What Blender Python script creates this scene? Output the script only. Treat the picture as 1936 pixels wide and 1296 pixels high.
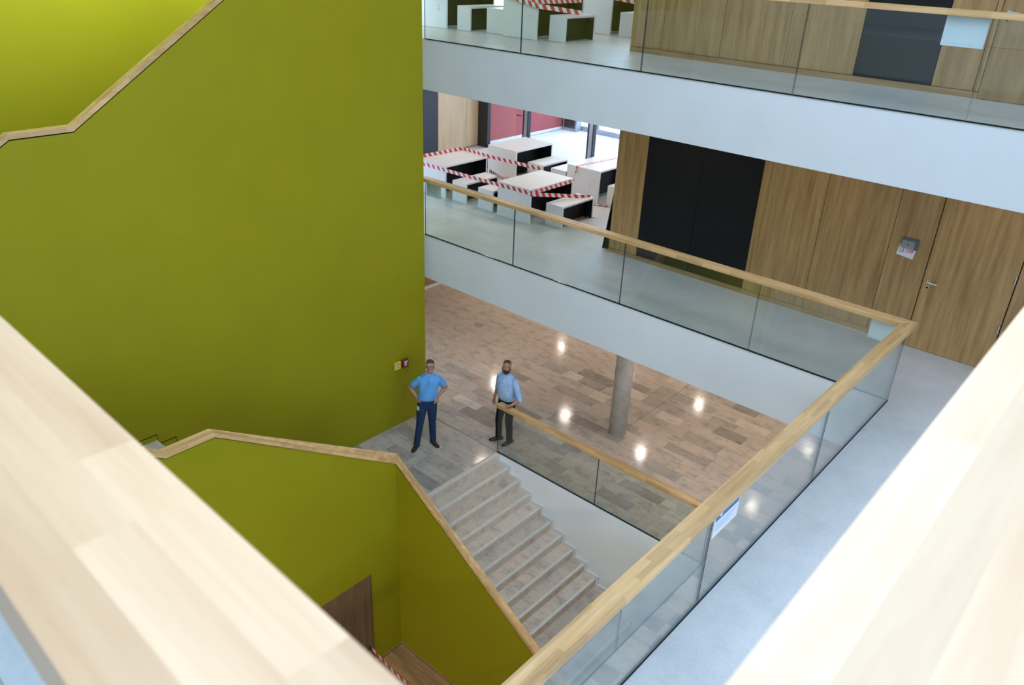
import bpy, bmesh, math, random
from mathutils import Vector, Matrix, Euler
random.seed(7)
scene = bpy.context.scene
for o in list(bpy.data.objects):
    bpy.data.objects.remove(o)
C = scene.collection
PI = math.pi

# ------------------------------------------------------------------ camera
EYE = 8.65                                   # lens height over the stone ground floor
yaw, pitch, roll = 0.703704772, 0.467684875, 0.0448484291
fw = Vector((-math.sin(yaw)*math.cos(pitch), math.cos(yaw)*math.cos(pitch), -math.sin(pitch)))
rt0 = Vector((math.cos(yaw), math.sin(yaw), 0)); up0 = rt0.cross(fw)
rt = math.cos(roll)*rt0 + math.sin(roll)*up0
up = -math.sin(roll)*rt0 + math.cos(roll)*up0
FPX = 1504.18
cam = bpy.data.cameras.new('camera')
cam.sensor_fit = 'HORIZONTAL'; cam.sensor_width = 23.6; cam.lens = FPX/1936*23.6
cam.clip_start = 0.02; cam.clip_end = 300
cam.dof.use_dof = True; cam.dof.focus_distance = 12.5; cam.dof.aperture_fstop = 4.2
camo = bpy.data.objects.new('camera', cam); C.objects.link(camo)
camo.matrix_world = Matrix(((rt.x, up.x, -fw.x, 0), (rt.y, up.y, -fw.y, 0), (rt.z, up.z, -fw.z, EYE), (0, 0, 0, 1)))
scene.camera = camo

# ------------------------------------------------------------------ sky, daylight, exposure
w = bpy.data.worlds.new('sky'); scene.world = w; w.use_nodes = True
nt = w.node_tree; nt.nodes.clear()
wo = nt.nodes.new('ShaderNodeOutputWorld'); bg = nt.nodes.new('ShaderNodeBackground')
bg.inputs['Color'].default_value = (0.58, 0.74, 1.0, 1)      # even overcast sky
bg.inputs['Strength'].default_value = 5.0
nt.links.new(bg.outputs[0], wo.inputs[0])

def portal(name, loc, rot, sx, sy):
    l = bpy.data.lights.new(name, 'AREA'); l.shape = 'RECTANGLE'; l.size = sx; l.size_y = sy
    l.cycles.is_portal = True
    o = bpy.data.objects.new(name, l); C.objects.link(o); o.location = loc; o.rotation_euler = rot
    return o
SKY = (-5.6, .6, -.3, 7.0)                    # roof light high over the atrium: x0,x1,y0,y1
ROOF, TOP = 10.3, 13.6                        # ceiling of the upper floor, roof of the atrium
portal('roof_light_portal', ((SKY[0]+SKY[1])/2, (SKY[2]+SKY[3])/2, TOP+.35), (0, 0, 0), SKY[1]-SKY[0], SKY[3]-SKY[2])
EAST = ((.1, 2.86), (3.75, 6.32), (7.165, 10.3))   # window bands of the right-hand facade (bottom, top), y from -2.6 to 8.4
for (a, b_) in EAST:
    portal('facade_portal', (3.15, 2.9, (a+b_)/2), (0, PI/2, 0), b_-a, 11.0)
portal('terrace_glazing_portal', (-11.0, 15.75, 5.02), (-PI/2, 0, 0), 7.0, 2.55)
portal('upper_glazing_portal', (-11.0, 15.75, 8.7), (-PI/2, 0, 0), 7.0, 3.0)

def downlight_or_fill(x, y, z, e=14, col=(1.0, .80, .58), r=.13, spread=180):
    l = bpy.data.lights.new('soffit_or_fill_lamp', 'AREA'); l.shape = 'DISK'; l.size = 2*r; l.energy = e; l.color = col; l.spread = math.radians(spread)
    o = bpy.data.objects.new('soffit_or_fill_lamp', l); C.objects.link(o); o.location = (x, y, z); return o
for (x, y) in ((-13.35, 15.05), (-10.8, 15.1), (-8.33, 15.05), (-5.27, 15.07), (-13.46, 18.3), (-8.47, 18.26), (-5.3, 18.3),
               (-10.9, 18.3), (-10.8, 11.8), (-5.3, 11.8), (-2.7, 11.8), (-2.7, 15.0)):
    downlight_or_fill(x, y, 2.855, 14.5, (1.0, .85, .71), .065, 142)
for (x, y) in ((-.8, 2.0), (-.8, 4.6), (-.8, 7.2)):  # unseen fill lamps added under the gallery to brighten the stairwell
    downlight_or_fill(x, y, 2.855, 30, (1.0, .87, .74), .085)
for (x, y) in ((-13.2, 12.4), (-10.8, 12.4), (-8.6, 12.4), (-13.2, 14.4), (-10.8, 14.4), (-8.6, 14.4), (-6.2, 10.5), (-3.8, 10.5), (-1.4, 10.5), (1.0, 10.5)):  # unseen lamps added to brighten and warm the halls and galleries
    downlight_or_fill(x, y, 6.315, 11 if x < -8 else 3.2, (1.0, .90, .76), .10); downlight_or_fill(x, y, 10.29, 9 if x < -8 else 3, (1.0, .90, .76), .10)
for x in (-7.2, -5.2, -3.2):  # unseen fill lamps added to lift the lower parapet and stair wall
    downlight_or_fill(x, -.7, 2.855, 75, (1.0, .90, .78), .1)
for y in (3.0, 5.0, 7.0, 8.6):                # wall washers over the stair, tilted to the green wall
    downlight_or_fill(-11.3, y, 10.25, 46, (.78, 1.0, .90), .12, 105).rotation_euler = (0, math.radians(32), 0)
scene.view_settings.view_transform = 'Standard'; scene.view_settings.look = 'None'
scene.view_settings.gamma = 1; scene.view_settings.use_curve_mapping = False
scene.view_settings.exposure = 0.30
scene.cycles.use_denoising = True
scene.cycles.max_bounces = 10; scene.cycles.diffuse_bounces = 5; scene.cycles.glossy_bounces = 4
scene.cycles.transparent_max_bounces = 24; scene.cycles.sample_clamp_indirect = 6

# ------------------------------------------------------------------ materials
M = {}
def mat(name):
    m = bpy.data.materials.new(name); m.use_nodes = True; m.node_tree.nodes.clear(); M[name] = m
    return m, m.node_tree.nodes, m.node_tree.links
def bsdf(N, L, col, rough=.5, metal=0, spec=.5):
    b = N.new('ShaderNodeBsdfPrincipled'); o = N.new('ShaderNodeOutputMaterial')
    b.inputs['Base Color'].default_value = (*col, 1); b.inputs['Roughness'].default_value = rough
    b.inputs['Metallic'].default_value = metal; b.inputs['Specular IOR Level'].default_value = spec
    L.new(b.outputs[0], o.inputs[0]); return b
def coords(N, L, scale=(1, 1, 1), rnd=0):
    tc = N.new('ShaderNodeTexCoord'); mp = N.new('ShaderNodeMapping'); mp.inputs['Scale'].default_value = scale
    L.new(tc.outputs['Object'], mp.inputs['Vector'])
    if rnd:
        oi = N.new('ShaderNodeObjectInfo'); mu = N.new('ShaderNodeVectorMath'); mu.operation = 'SCALE'
        cx = N.new('ShaderNodeCombineXYZ')
        for i in range(3): L.new(oi.outputs['Random'], cx.inputs[i])
        L.new(cx.outputs[0], mu.inputs[0]); mu.inputs['Scale'].default_value = rnd
        L.new(mu.outputs[0], mp.inputs['Location'])
    return mp.outputs[0]
def ramp(N, L, fac, stops):
    r = N.new('ShaderNodeValToRGB')
    while len(r.color_ramp.elements) < len(stops): r.color_ramp.elements.new(.5)
    for e, (p, c) in zip(r.color_ramp.elements, stops): e.position = p; e.color = (*c, 1)
    L.new(fac, r.inputs[0]); return r.outputs[0]
def mixc(N, L, fac, a, b, mode='MIX'):
    m = N.new('ShaderNodeMix'); m.data_type = 'RGBA'; m.blend_type = mode
    for s, v in ((m.inputs['Factor'], fac), (m.inputs[6], a), (m.inputs[7], b)):
        if hasattr(v, 'is_linked'): L.new(v, s)
        elif isinstance(v, tuple): s.default_value = (*v, 1)
        else: s.default_value = v
    return m.outputs[2]
def noise(N, L, vec, scale, detail=4, rough=.55):
    n = N.new('ShaderNodeTexNoise'); n.inputs['Scale'].default_value = scale; n.inputs['Detail'].default_value = detail
    n.inputs['Roughness'].default_value = rough; L.new(vec, n.inputs['Vector']); return n.outputs['Fac']
def bump(N, L, b, h, s=.1, d=.002):
    bp = N.new('ShaderNodeBump'); bp.inputs['Strength'].default_value = s; bp.inputs['Distance'].default_value = d
    L.new(h, bp.inputs['Height']); L.new(bp.outputs[0], b.inputs['Normal'])

def plain(name, col, rough=.5, metal=0, spec=.5, mott=.04, scale=3):
    m, N, L = mat(name); b = bsdf(N, L, col, rough, metal, spec)
    v = coords(N, L); f = noise(N, L, v, scale)
    lo = tuple(c*(1-mott) for c in col); hi = tuple(min(1, c*(1+mott)) for c in col)
    L.new(ramp(N, L, f, [(.3, lo), (.7, hi)]), b.inputs['Base Color']); return m
def paint(name, col, rough=.6):
    m, N, L = mat(name); b = bsdf(N, L, col, rough, 0, .18)
    v = coords(N, L); f = noise(N, L, v, 1.2, 3)
    L.new(ramp(N, L, f, [(.3, tuple(c*.97 for c in col)), (.7, tuple(min(1, c*1.03) for c in col))]), b.inputs['Base Color'])
    bump(N, L, b, noise(N, L, v, 180, 2), .06, .001); return m
def wood(name, dark, light, axis='Z', rough=.45, rnd=17, lam=None):
    m, N, L = mat(name); b = bsdf(N, L, light, rough, 0, .4)
    s = {'X': (.55, 9, 9), 'Y': (9, .55, 9), 'Z': (9, 9, .55)}[axis]
    v = coords(N, L, s, rnd)
    f1 = noise(N, L, v, 1.6, 3, .5); f2 = noise(N, L, v, 9, 5, .6)
    a = N.new('ShaderNodeMath'); a.operation = 'MULTIPLY_ADD'; L.new(f2, a.inputs[0]); a.inputs[1].default_value = .45; L.new(f1, a.inputs[2])
    col = ramp(N, L, a.outputs[0], [(.42, dark), (.92, light)])
    oi = N.new('ShaderNodeObjectInfo')
    col = mixc(N, L, 1.0, col, ramp(N, L, oi.outputs['Random'], [(0, (.86, .86, .88)), (1, (1.06, 1.03, 1.0))]), 'MULTIPLY')
    if name.startswith('stave'):
        col = mixc(N, L, 1.0, col, ramp(N, L, oi.outputs['Random'], [(0, (.93, .89, .84)), (.5, (1, 1, 1)), (1, (1.03, 1.05, 1.08))]), 'MULTIPLY')
    if lam:
        br = N.new('ShaderNodeTexBrick'); vv = coords(N, L)
        sx = N.new('ShaderNodeSeparateXYZ'); L.new(vv, sx.inputs[0]); cb = N.new('ShaderNodeCombineXYZ')
        al, ac = (0, 1) if axis == 'X' else (1, 0)
        L.new(sx.outputs[al], cb.inputs[0]); L.new(sx.outputs[ac], cb.inputs[1]); L.new(cb.outputs[0], br.inputs['Vector'])
        br.inputs['Scale'].default_value = 1; br.inputs['Brick Width'].default_value = lam[0]; br.inputs['Row Height'].default_value = lam[1]
        br.inputs['Mortar Size'].default_value = 0; br.inputs['Color1'].default_value = (.80, .76, .72, 1); br.inputs['Color2'].default_value = (1.08, 1.05, 1.02, 1)
        col = mixc(N, L, 1.0, col, br.outputs['Color'], 'MULTIPLY')
    L.new(col, b.inputs['Base Color']); bump(N, L, b, f2, .08, .001); return m

GREEN = (.325, .285, .0065)
paint('green_paint', GREEN)
paint('white_paint', (.78, .79, .79)); paint('stair_white_lit', (.90, .895, .89)); paint('fascia_middle_lit', (.82, .82, .815)); paint('fascia_upper_dim', (.69, .695, .69)); plain('sheet_glass_tint', (.74, .84, .79), .7)
wood('oak_window_lit', (.60, .43, .25), (.78, .60, .39), 'Z'); paint('soffit_white', (.80, .80, .80))  # oak lightened for the daylight falling on the hall's left wall
paint('pink_render', (.38, .096, .10), .8)
wood('oak_veneer', (.25, .132, .042), (.48, .295, .122), 'Z')
wood('oak_base', (.27, .155, .065), (.45, .29, .14), 'X')
wood('rail_x', (.58, .335, .125), (.86, .575, .275), 'X', .4, 5, (.42, .05))
wood('rail_y', (.58, .335, .125), (.86, .575, .275), 'Y', .4, 5, (.42, .05))
wood('stave_x', (.66, .42, .22), (.86, .62, .375), 'X', .4, 23)
wood('stave_y', (.68, .47, .285), (.86, .66, .44), 'Y', .4, 23)
wood('parquet', (.23, .12, .045), (.42, .25, .11), 'X', .35, 31)
wood('brown_veneer', (.16, .085, .042), (.27, .16, .085), 'Z')
plain('black_panel', (.007, .0075, .008), .6, 0, .25, .1)
plain('black_lining', (.008, .008, .009), .6, 0, .3, .1)
plain('dark_frame', (.016, .017, .02), .4, 0, .5)
plain('anthracite', (.035, .042, .06), .5, 0, .4)
plain('laminate', (.74, .73, .72), .35, 0, .4, .02)
plain('steel', (.55, .56, .57), .3, 1); plain('aluminium', (.42, .44, .48), .4, .6)
plain('paper', (.70, .72, .75), .7, 0, .2, .01)
plain('blue_print', (.06, .14, .36), .6); plain('purple_print', (.10, .08, .36), .6); plain('grey_print', (.30, .34, .40), .6); plain('red_print', (.70, .05, .09), .6)
plain('screen_frame', (.10, .11, .115), .4); plain('screen_face', (.23, .25, .26), .25)
plain('alarm_red', (.25, .012, .02), .4); plain('alarm_yellow', (.86, .62, .03), .4); plain('alarm_white', (.78, .76, .78), .4)
plain('grout', (.20, .175, .15), .8); plain('rail_metal', (.40, .43, .48), .5, .5)
plain('terrace_paving', (.70, .71, .72), .8, 0, .3, .06, 1.5); plain('street', (.45, .46, .44), .9)
plain('bark', (.12, .09, .06), .9); plain('leaf', (.10, .17, .05), .6, 0, .3, .35, 6)
plain('gap_black', (.006, .007, .008), .7, 0, .2)
plain('skin', (.50, .25, .175), .5, 0, .4, .06, 20); plain('skin_tan', (.44, .215, .145), .5, 0, .4, .06, 20)
plain('lips', (.36, .12, .10), .5); plain('eye_white', (.75, .74, .72), .2); plain('iris', (.04, .05, .05), .2)
plain('hair_grey', (.095, .075, .06), .7, 0, .3, .3, 60); plain('hair_brown', (.13, .065, .035), .7, 0, .3, .3, 60); plain('beard', (.045, .025, .017), .8, 0, .2, .3, 60)
def cloth(name, col, sc=(8, 8, 4), k=.55):
    m, N, L = mat(name); b = bsdf(N, L, col, .8, 0, .2); v = coords(N, L, sc); f = noise(N, L, v, 1.3, 1.5, .4)
    L.new(ramp(N, L, f, [(.3, tuple(c*.88 for c in col)), (.7, tuple(min(1, c*1.12) for c in col))]), b.inputs['Base Color'])
    bump(N, L, b, f, k, .035)
cloth('shirt_blue', (.14, .40, .76)); cloth('shirt_pale', (.40, .56, .82)); cloth('jeans', (.018, .042, .095), (9, 9, 3), .5); cloth('trousers_black', (.010, .011, .014), (9, 9, 3), .5)
plain('leather_black', (.012, .011, .010), .35); plain('leather_brown', (.035, .016, .010), .4)
plain('concrete', (.56, .52, .47), .7, 0, .4, .16, 5)

# linoleum
m, N, L = mat('linoleum'); b = bsdf(N, L, (.62, .63, .62), .38, 0, .45); v = coords(N, L)
f = noise(N, L, v, 2.2, 6, .65); f2 = noise(N, L, v, 40, 3)
col = ramp(N, L, f, [(.32, (.55, .56, .555)), (.68, (.66, .665, .66))])
L.new(mixc(N, L, .12, col, ramp(N, L, f2, [(.4, (.45, .46, .46)), (.6, (.75, .75, .75))])), b.inputs['Base Color'])
# limestone, one tone per stone from the object's own random number
def stone(name, tones, rough=.24):
    m, N, L = mat(name); b = bsdf(N, L, (.4, .33, .27), rough, 0, .5)
    v = coords(N, L, (1, 1.6, 1), 40)
    oi = N.new('ShaderNodeObjectInfo'); base = ramp(N, L, oi.outputs['Random'], tones)
    f = noise(N, L, v, 3.2, 7, .68); g = noise(N, L, v, 16, 5, .7)
    c = mixc(N, L, 1.0, base, ramp(N, L, f, [(.30, (.66, .66, .66)), (.50, (1, 1, 1)), (.75, (1.13, 1.10, 1.04))]), 'MULTIPLY')
    c = mixc(N, L, 1.0, c, ramp(N, L, g, [(.28, (.62, .60, .58)), (.40, (1, 1, 1))]), 'MULTIPLY')
    L.new(c, b.inputs['Base Color']); bump(N, L, b, g, .03, .001); return m
stone('limestone', [(0, (.33, .285, .25)), (.14, (.40, .36, .325)), (.3, (.50, .425, .36)), (.55, (.56, .475, .40)), (.78, (.50, .455, .415)), (.9, (.58, .49, .40)), (1, (.66, .60, .53))], .13)
stone('step_stone', [(0, (.60, .485, .38)), (1, (.70, .575, .46))], .45)
plain('nosing_stone', (.70, .645, .57), .35, 0, .5, .12, 25)

def glass(name, tint, boost=1.0, base=.05):
    m, N, L = mat(name); o = N.new('ShaderNodeOutputMaterial')
    t = N.new('ShaderNodeBsdfTransparent'); t.inputs['Color'].default_value = (*tint, 1)
    g = N.new('ShaderNodeBsdfGlossy'); g.inputs['Roughness'].default_value = 0.0; g.inputs['Color'].default_value = (.95, .98, 1, 1)
    lw = N.new('ShaderNodeLayerWeight'); lw.inputs['Blend'].default_value = .5
    p = N.new('ShaderNodeMath'); p.operation = 'POWER'; L.new(lw.outputs['Facing'], p.inputs[0]); p.inputs[1].default_value = 5
    q = N.new('ShaderNodeMath'); q.operation = 'MULTIPLY_ADD'; L.new(p.outputs[0], q.inputs[0]); q.inputs[1].default_value = (1-base)*boost; q.inputs[2].default_value = base
    x = N.new('ShaderNodeMixShader'); L.new(q.outputs[0], x.inputs[0]); L.new(t.outputs[0], x.inputs[1]); L.new(g.outputs[0], x.inputs[2])
    L.new(x.outputs[0], o.inputs[0]); return m
glass('balustrade_glass', (.915, .955, .945), 1.5); glass('window_glass', (.95, .97, .97)); glass('lens_glass', (.98, .98, .98))
plain('glass_edge', (.012, .05, .055), .15, 0, .6)
m, N, L = mat('sleeve_plastic'); o_ = N.new('ShaderNodeOutputMaterial'); t = N.new('ShaderNodeBsdfTransparent'); d_ = N.new('ShaderNodeBsdfPrincipled')
d_.inputs['Base Color'].default_value = (.7, .72, .74, 1); x = N.new('ShaderNodeMixShader'); x.inputs[0].default_value = .22
L.new(t.outputs[0], x.inputs[1]); L.new(d_.outputs[0], x.inputs[2]); L.new(x.outputs[0], o_.inputs[0])
# red and white barrier tape: diagonal stripes along the ribbon's own length (UV in metres)
m, N, L = mat('barrier_tape'); b = bsdf(N, L, (.8, .8, .8), .4)
uv = N.new('ShaderNodeUVMap'); sx = N.new('ShaderNodeSeparateXYZ'); L.new(uv.outputs[0], sx.inputs[0])
a = N.new('ShaderNodeMath'); a.operation = 'MULTIPLY_ADD'; L.new(sx.outputs[1], a.inputs[0]); a.inputs[1].default_value = .7; L.new(sx.outputs[0], a.inputs[2])
k = N.new('ShaderNodeMath'); k.operation = 'MULTIPLY'; L.new(a.outputs[0], k.inputs[0]); k.inputs[1].default_value = 1/.15
fr = N.new('ShaderNodeMath'); fr.operation = 'FRACT'; L.new(k.outputs[0], fr.inputs[0])
gt = N.new('ShaderNodeMath'); gt.operation = 'GREATER_THAN'; L.new(fr.outputs[0], gt.inputs[0]); gt.inputs[1].default_value = .5
L.new(mixc(N, L, gt.outputs[0], (.66, .03, .03), (.80, .77, .76)), b.inputs['Base Color'])

# ------------------------------------------------------------------ mesh helpers
ORG = {}
def org(p):
    return ORG.get(p.name, Vector((0, 0, 0))) if p else Vector((0, 0, 0))
def link(name, me, parent=None):
    o = bpy.data.objects.new(name, me); C.objects.link(o)
    if parent: o.parent = parent
    ORG[o.name] = org(parent); return o
def mesh(name, verts, faces, mats, parent=None, fm=None, smooth=False):
    me = bpy.data.meshes.new(name); og = org(parent)
    me.from_pydata([(x-og.x, y-og.y, z-og.z) for x, y, z in verts], [], faces)
    for q in (mats if isinstance(mats, (list, tuple)) else [mats]): me.materials.append(M[q])
    if fm: me.polygons.foreach_set('material_index', fm)
    if smooth: me.polygons.foreach_set('use_smooth', [True]*len(me.polygons))
    me.update(); return link(name, me, parent)
def tag(o, label=None, cat=None, group=None, kind=None):
    if label: o['label'] = label
    if cat: o['category'] = cat
    if group: o['group'] = group
    if kind: o['kind'] = kind
    return o
def thing(name, loc, label, cat, group=None):
    o = bpy.data.objects.new(name, None); C.objects.link(o); o.location = loc; o.empty_display_size = .1
    ORG[o.name] = Vector(loc); return tag(o, label, cat, group)
def boxv(x0, x1, y0, y1, z0, z1):
    return [(x0, y0, z0), (x1, y0, z0), (x1, y1, z0), (x0, y1, z0), (x0, y0, z1), (x1, y0, z1), (x1, y1, z1), (x0, y1, z1)]
BF = [(0, 3, 2, 1), (4, 5, 6, 7), (0, 1, 5, 4), (1, 2, 6, 5), (2, 3, 7, 6), (3, 0, 4, 7)]   # -z +z -y +x +y -x
def box(name, x0, x1, y0, y1, z0, z1, mats, parent=None, fm=None, bev=0):
    o = mesh(name, boxv(x0, x1, y0, y1, z0, z1), BF, mats, parent, fm)
    if bev:
        bm = bmesh.new(); bm.from_mesh(o.data)
        bmesh.ops.bevel(bm, geom=bm.edges[:], offset=bev, segments=1, affect='EDGES', profile=.5)
        bm.to_mesh(o.data); bm.free()
    return o
def struct(o):
    o['kind'] = 'structure'; return o
def prism(name, poly, axis, a, b, mats, parent=None, fm=None):
    """poly of 2-D points extruded from a to b along axis ('X': poly in (y,z); 'Y': poly in (x,z))."""
    n = len(poly)
    P = (lambda u, v, t: (t, u, v)) if axis == 'X' else (lambda u, v, t: (u, t, v))
    vs = [P(u, v, a) for u, v in poly]+[P(u, v, b) for u, v in poly]
    fs = [tuple(range(n))[::-1], tuple(range(n, 2*n))]+[(i, (i+1) % n, n+(i+1) % n, n+i) for i in range(n)]
    o = mesh(name, vs, fs, mats, parent)
    bm = bmesh.new(); bm.from_mesh(o.data); bmesh.ops.recalc_face_normals(bm, faces=bm.faces[:]); bm.to_mesh(o.data); bm.free()
    return o
def ring(name, outer, inner, z0, z1, top, side):
    """slab with one rectangular well, as a single mesh"""
    def loop(r, z): x0, x1, y0, y1 = r; return [(x0, y0, z), (x1, y0, z), (x1, y1, z), (x0, y1, z)]
    vs = loop(outer, z1)+loop(inner, z1)+loop(outer, z0)+loop(inner, z0)
    fs, fm = [], []
    for i in range(4):
        j = (i+1) % 4
        fs += [(i, j, 4+j, 4+i), (8+j, 8+i, 12+i, 12+j), (8+i, 8+j, j, i), (12+j, 12+i, 4+i, 4+j)]; fm += [0, 1, 1, 1]
    return struct(mesh(name, vs, fs, [top, side], None, fm))
def tube(name, p0, p1, r, mats, parent=None, n=12, r1=None):
    p0, p1 = Vector(p0), Vector(p1); d = (p1-p0).normalized(); r1 = r if r1 is None else r1
    a = d.orthogonal().normalized(); b_ = d.cross(a)
    vs = [tuple(p0+r*(math.cos(2*PI*i/n)*a+math.sin(2*PI*i/n)*b_)) for i in range(n)]+[tuple(p1+r1*(math.cos(2*PI*i/n)*a+math.sin(2*PI*i/n)*b_)) for i in range(n)]
    fs = [tuple(range(n))[::-1], tuple(range(n, 2*n))]+[(i, (i+1) % n, n+(i+1) % n, n+i) for i in range(n)]
    return mesh(name, vs, fs, mats, parent)
def rail_path(name, pts, wd, th, mats, parent, drop=0):
    """rail swept along pts (centre line of its top), mitred in plan, vertical depth th"""
    P = [Vector(p) for p in pts]; n = len(P); L_, R_ = [], []
    for i in range(n):
        ds = []
        if i > 0: ds.append(Vector((P[i].x-P[i-1].x, P[i].y-P[i-1].y)).normalized())
        if i < n-1: ds.append(Vector((P[i+1].x-P[i].x, P[i+1].y-P[i].y)).normalized())
        ns = [Vector((-d.y, d.x)) for d in ds]; mvec = sum(ns, Vector((0, 0))); mvec.normalize()
        s = wd/2/max(.3, mvec.dot(ns[0])); L_.append(P[i].to_2d()+mvec*s); R_.append(P[i].to_2d()-mvec*s)
    vs, fs, fm = [], [], []
    for i in range(n):
        z = P[i].z-drop; vs += [(L_[i].x, L_[i].y, z), (R_[i].x, R_[i].y, z), (R_[i].x, R_[i].y, z-th), (L_[i].x, L_[i].y, z-th)]
    for i in range(n-1):
        alongx = abs(P[i+1].x-P[i].x) > abs(P[i+1].y-P[i].y)
        for k in range(4):
            a, b_ = 4*i+k, 4*i+(k+1) % 4; fs.append((a, a+4, b_+4, b_)); fm.append(0 if alongx or len(mats) == 1 else 1)
    fs += [(0, 1, 2, 3), (4*n-1, 4*n-2, 4*n-3, 4*n-4)]; fm += [0, 0]
    return mesh(name, vs, fs, mats, parent, fm)

# ------------------------------------------------------------------ levels
L1, L2, BASE = 3.72, 7.135, -3.02
S1, S2 = 2.86, 6.32                           # undersides of the slabs
YF = 9.62                                     # front of the far slabs
ring('floor_ground', (-14.9, 3, -3, 21), (-8.345, -3.87, -2, 9.42), -.55, -.005, 'grout', 'white_paint')
ring('floor_middle', (-14.9, 3, -3, 21), (-12.45, -1.99, .17, YF), S1, L1, 'linoleum', 'fascia_middle_lit')
ring('floor_upper', (-14.9, 3, -3, 17.4), (-12.45, -.05, .17, YF), S2, L2, 'linoleum', 'fascia_upper_dim')  # runs on past the glazing as an unseen canopy added to shade the terrace
VOID = (-10.6, .6, -.4, YF)
ring('ceiling', (-14.9, 3, -3, 16.2), VOID, ROOF, ROOF+.3, 'white_paint', 'soffit_white')
ring('ceiling_atrium', (VOID[0]-.3, VOID[1]+.3, VOID[2]-.3, VOID[3]+.3), SKY, TOP, TOP+.3, 'white_paint', 'soffit_white')
for nm, a in (('wall_atrium_west', (VOID[0]-.2, VOID[0], VOID[2], VOID[3])), ('wall_atrium_east', (VOID[1], VOID[1]+.2, VOID[2], VOID[3])),
              ('wall_atrium_south', (VOID[0]-.2, VOID[1]+.2, VOID[2]-.2, VOID[2])), ('wall_atrium_north', (VOID[0]-.2, VOID[1]+.2, VOID[3], VOID[3]+.2))):
    struct(box(nm, *a, ROOF+.3, TOP, 'white_paint'))
struct(box('floor_basement', -8.4, 3, -3, 9.6, BASE-.3, BASE-.012, 'gap_black'))
struct(box('floor_terrace', -14.5, 3, 15.75, 19.5, L1, L1+.02, 'terrace_paving'))
struct(box('ground_outside', -60, 60, 21.2, 90, -.6, -.5, 'street'))
# outer walls
struct(box('wall_right', 3, 3.2, 8.4, 21, BASE, ROOF, 'white_paint'))
struct(box('wall_right_near', 3, 3.2, -3, -2.6, BASE, ROOF, 'white_paint')); struct(box('wall_right_base', 3, 3.2, -2.6, 8.4, BASE, .1, 'white_paint'))
struct(box('trim_5', 3.0, 3.2, -2.6, 8.4, S1, 3.75, 'white_paint')); struct(box('trim_6', 3.0, 3.2, -2.6, 8.4, S2, 7.165, 'white_paint'))
for k, (a, b_) in enumerate(EAST):
    g = struct(box('window_%d' % (k+3), 3.02, 3.12, -2.6, 8.4, a, a+.06, 'dark_frame')); box('top_rail', 3.02, 3.12, -2.6, 8.4, b_-.06, b_, 'dark_frame', g)
    for i in range(6): box('mullion', 3.02, 3.12, -2.6+2.18*i, -2.52+2.18*i, a+.06, b_-.06, 'dark_frame', g)
    for i in range(5): box('window_pane', 3.06, 3.08, -2.52+2.18*i, -2.6+2.18*(i+1), a+.06, b_-.06, 'window_glass', g)
struct(box('ground_beside', 3.4, 90, -60, 21, -.6, -.5, 'street'))
struct(box('wall_behind_camera', -14.9, 3, -3.2, -3, BASE, ROOF, 'white_paint'))
struct(box('wall_ground_back', -14.9, 3, 21, 21.2, -.5, S1, 'white_paint'))
struct(box('wall_basement_left', -8.6, -8.4, -3, 9.6, BASE, -.55, 'white_paint'))
struct(box('wall_basement_back', -8.4, 3, 9.62, 9.8, BASE, -.55, 'white_paint'))

# ------------------------------------------------------------------ green walls
UPR = [(.4, 4.79), (3.10, 6.455), (3.81, 6.455), (6.50, 8.208), (9.48, 8.208)]      # upper stair rail (y, z of top)
poly = [(-2.0, 0), (9.48, 0), (9.48, 8.208-.075)]+[(y, z-.075) for y, z in UPR[::-1][1:]]+[(-2.0, 4.79-.075)]
struct(prism('wall_green', poly, 'X', -10.42, -10.27, 'green_paint'))
struct(box('baseboard_green', -10.27, -10.262, 5.5, 9.48, 0, .07, 'green_paint'))
struct(box('wall_stair_back', -12.5, -12.35, -3, YF, 0, ROOF, 'green_paint'))
t = thing('stair_handrail', (-10.345, 5, L1), 'oak handrail climbing over the tall green wall', 'handrail')
rail_path('rail', [(-10.345, y, z) for y, z in UPR], .15, .058, ['rail_y'], t)
rail_path('shadow_gap', [(-10.345, y, z) for y, z in UPR], .11, .017, ['gap_black'], t, .058)  # black strip painted in for the shaded gap under the rail

# lower green parapets (beside both lower flights)
XA, YA = -8.275, 6.975
LOW = [(.4, 4.81), (3.32, 2.975), (3.97, 2.975), (6.93, 1.075)]
RUNX = -3.6
def zdesc(x): return 1.075-.64*(x-XA)
poly = [(-2, BASE), (7.05, BASE), (7.05, 1.0), (6.93, 1.0)]+[(y, z-.075) for y, z in LOW[::-1][1:]]+[(-2, 4.81-.075)]
w1 = struct(prism('wall_parapet_up', poly, 'X', -8.345, -8.215, 'green_paint'))
poly = [(-8.215, BASE), (RUNX, BASE), (RUNX, zdesc(RUNX)-.075), (-8.215, zdesc(-8.215)-.075)]
struct(prism('wall_parapet_down', poly, 'Y', 6.915, 7.04, 'green_paint'))
t = thing('stair_handrail', (XA, YA, 0), 'oak handrail kinked at the landing and turning down beside the stone steps', 'handrail')
pts = [(XA, y, z) for y, z in LOW[:-1]]+[(XA, YA, zdesc(XA))]+[(RUNX, YA, zdesc(RUNX))]
rail_path('rail', pts, .15, .058, ['rail_x', 'rail_y'], t)
rail_path('shadow_gap', pts, .11, .017, ['gap_black'], t, .058)  # dark strip standing for shade between rail and parapet
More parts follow.
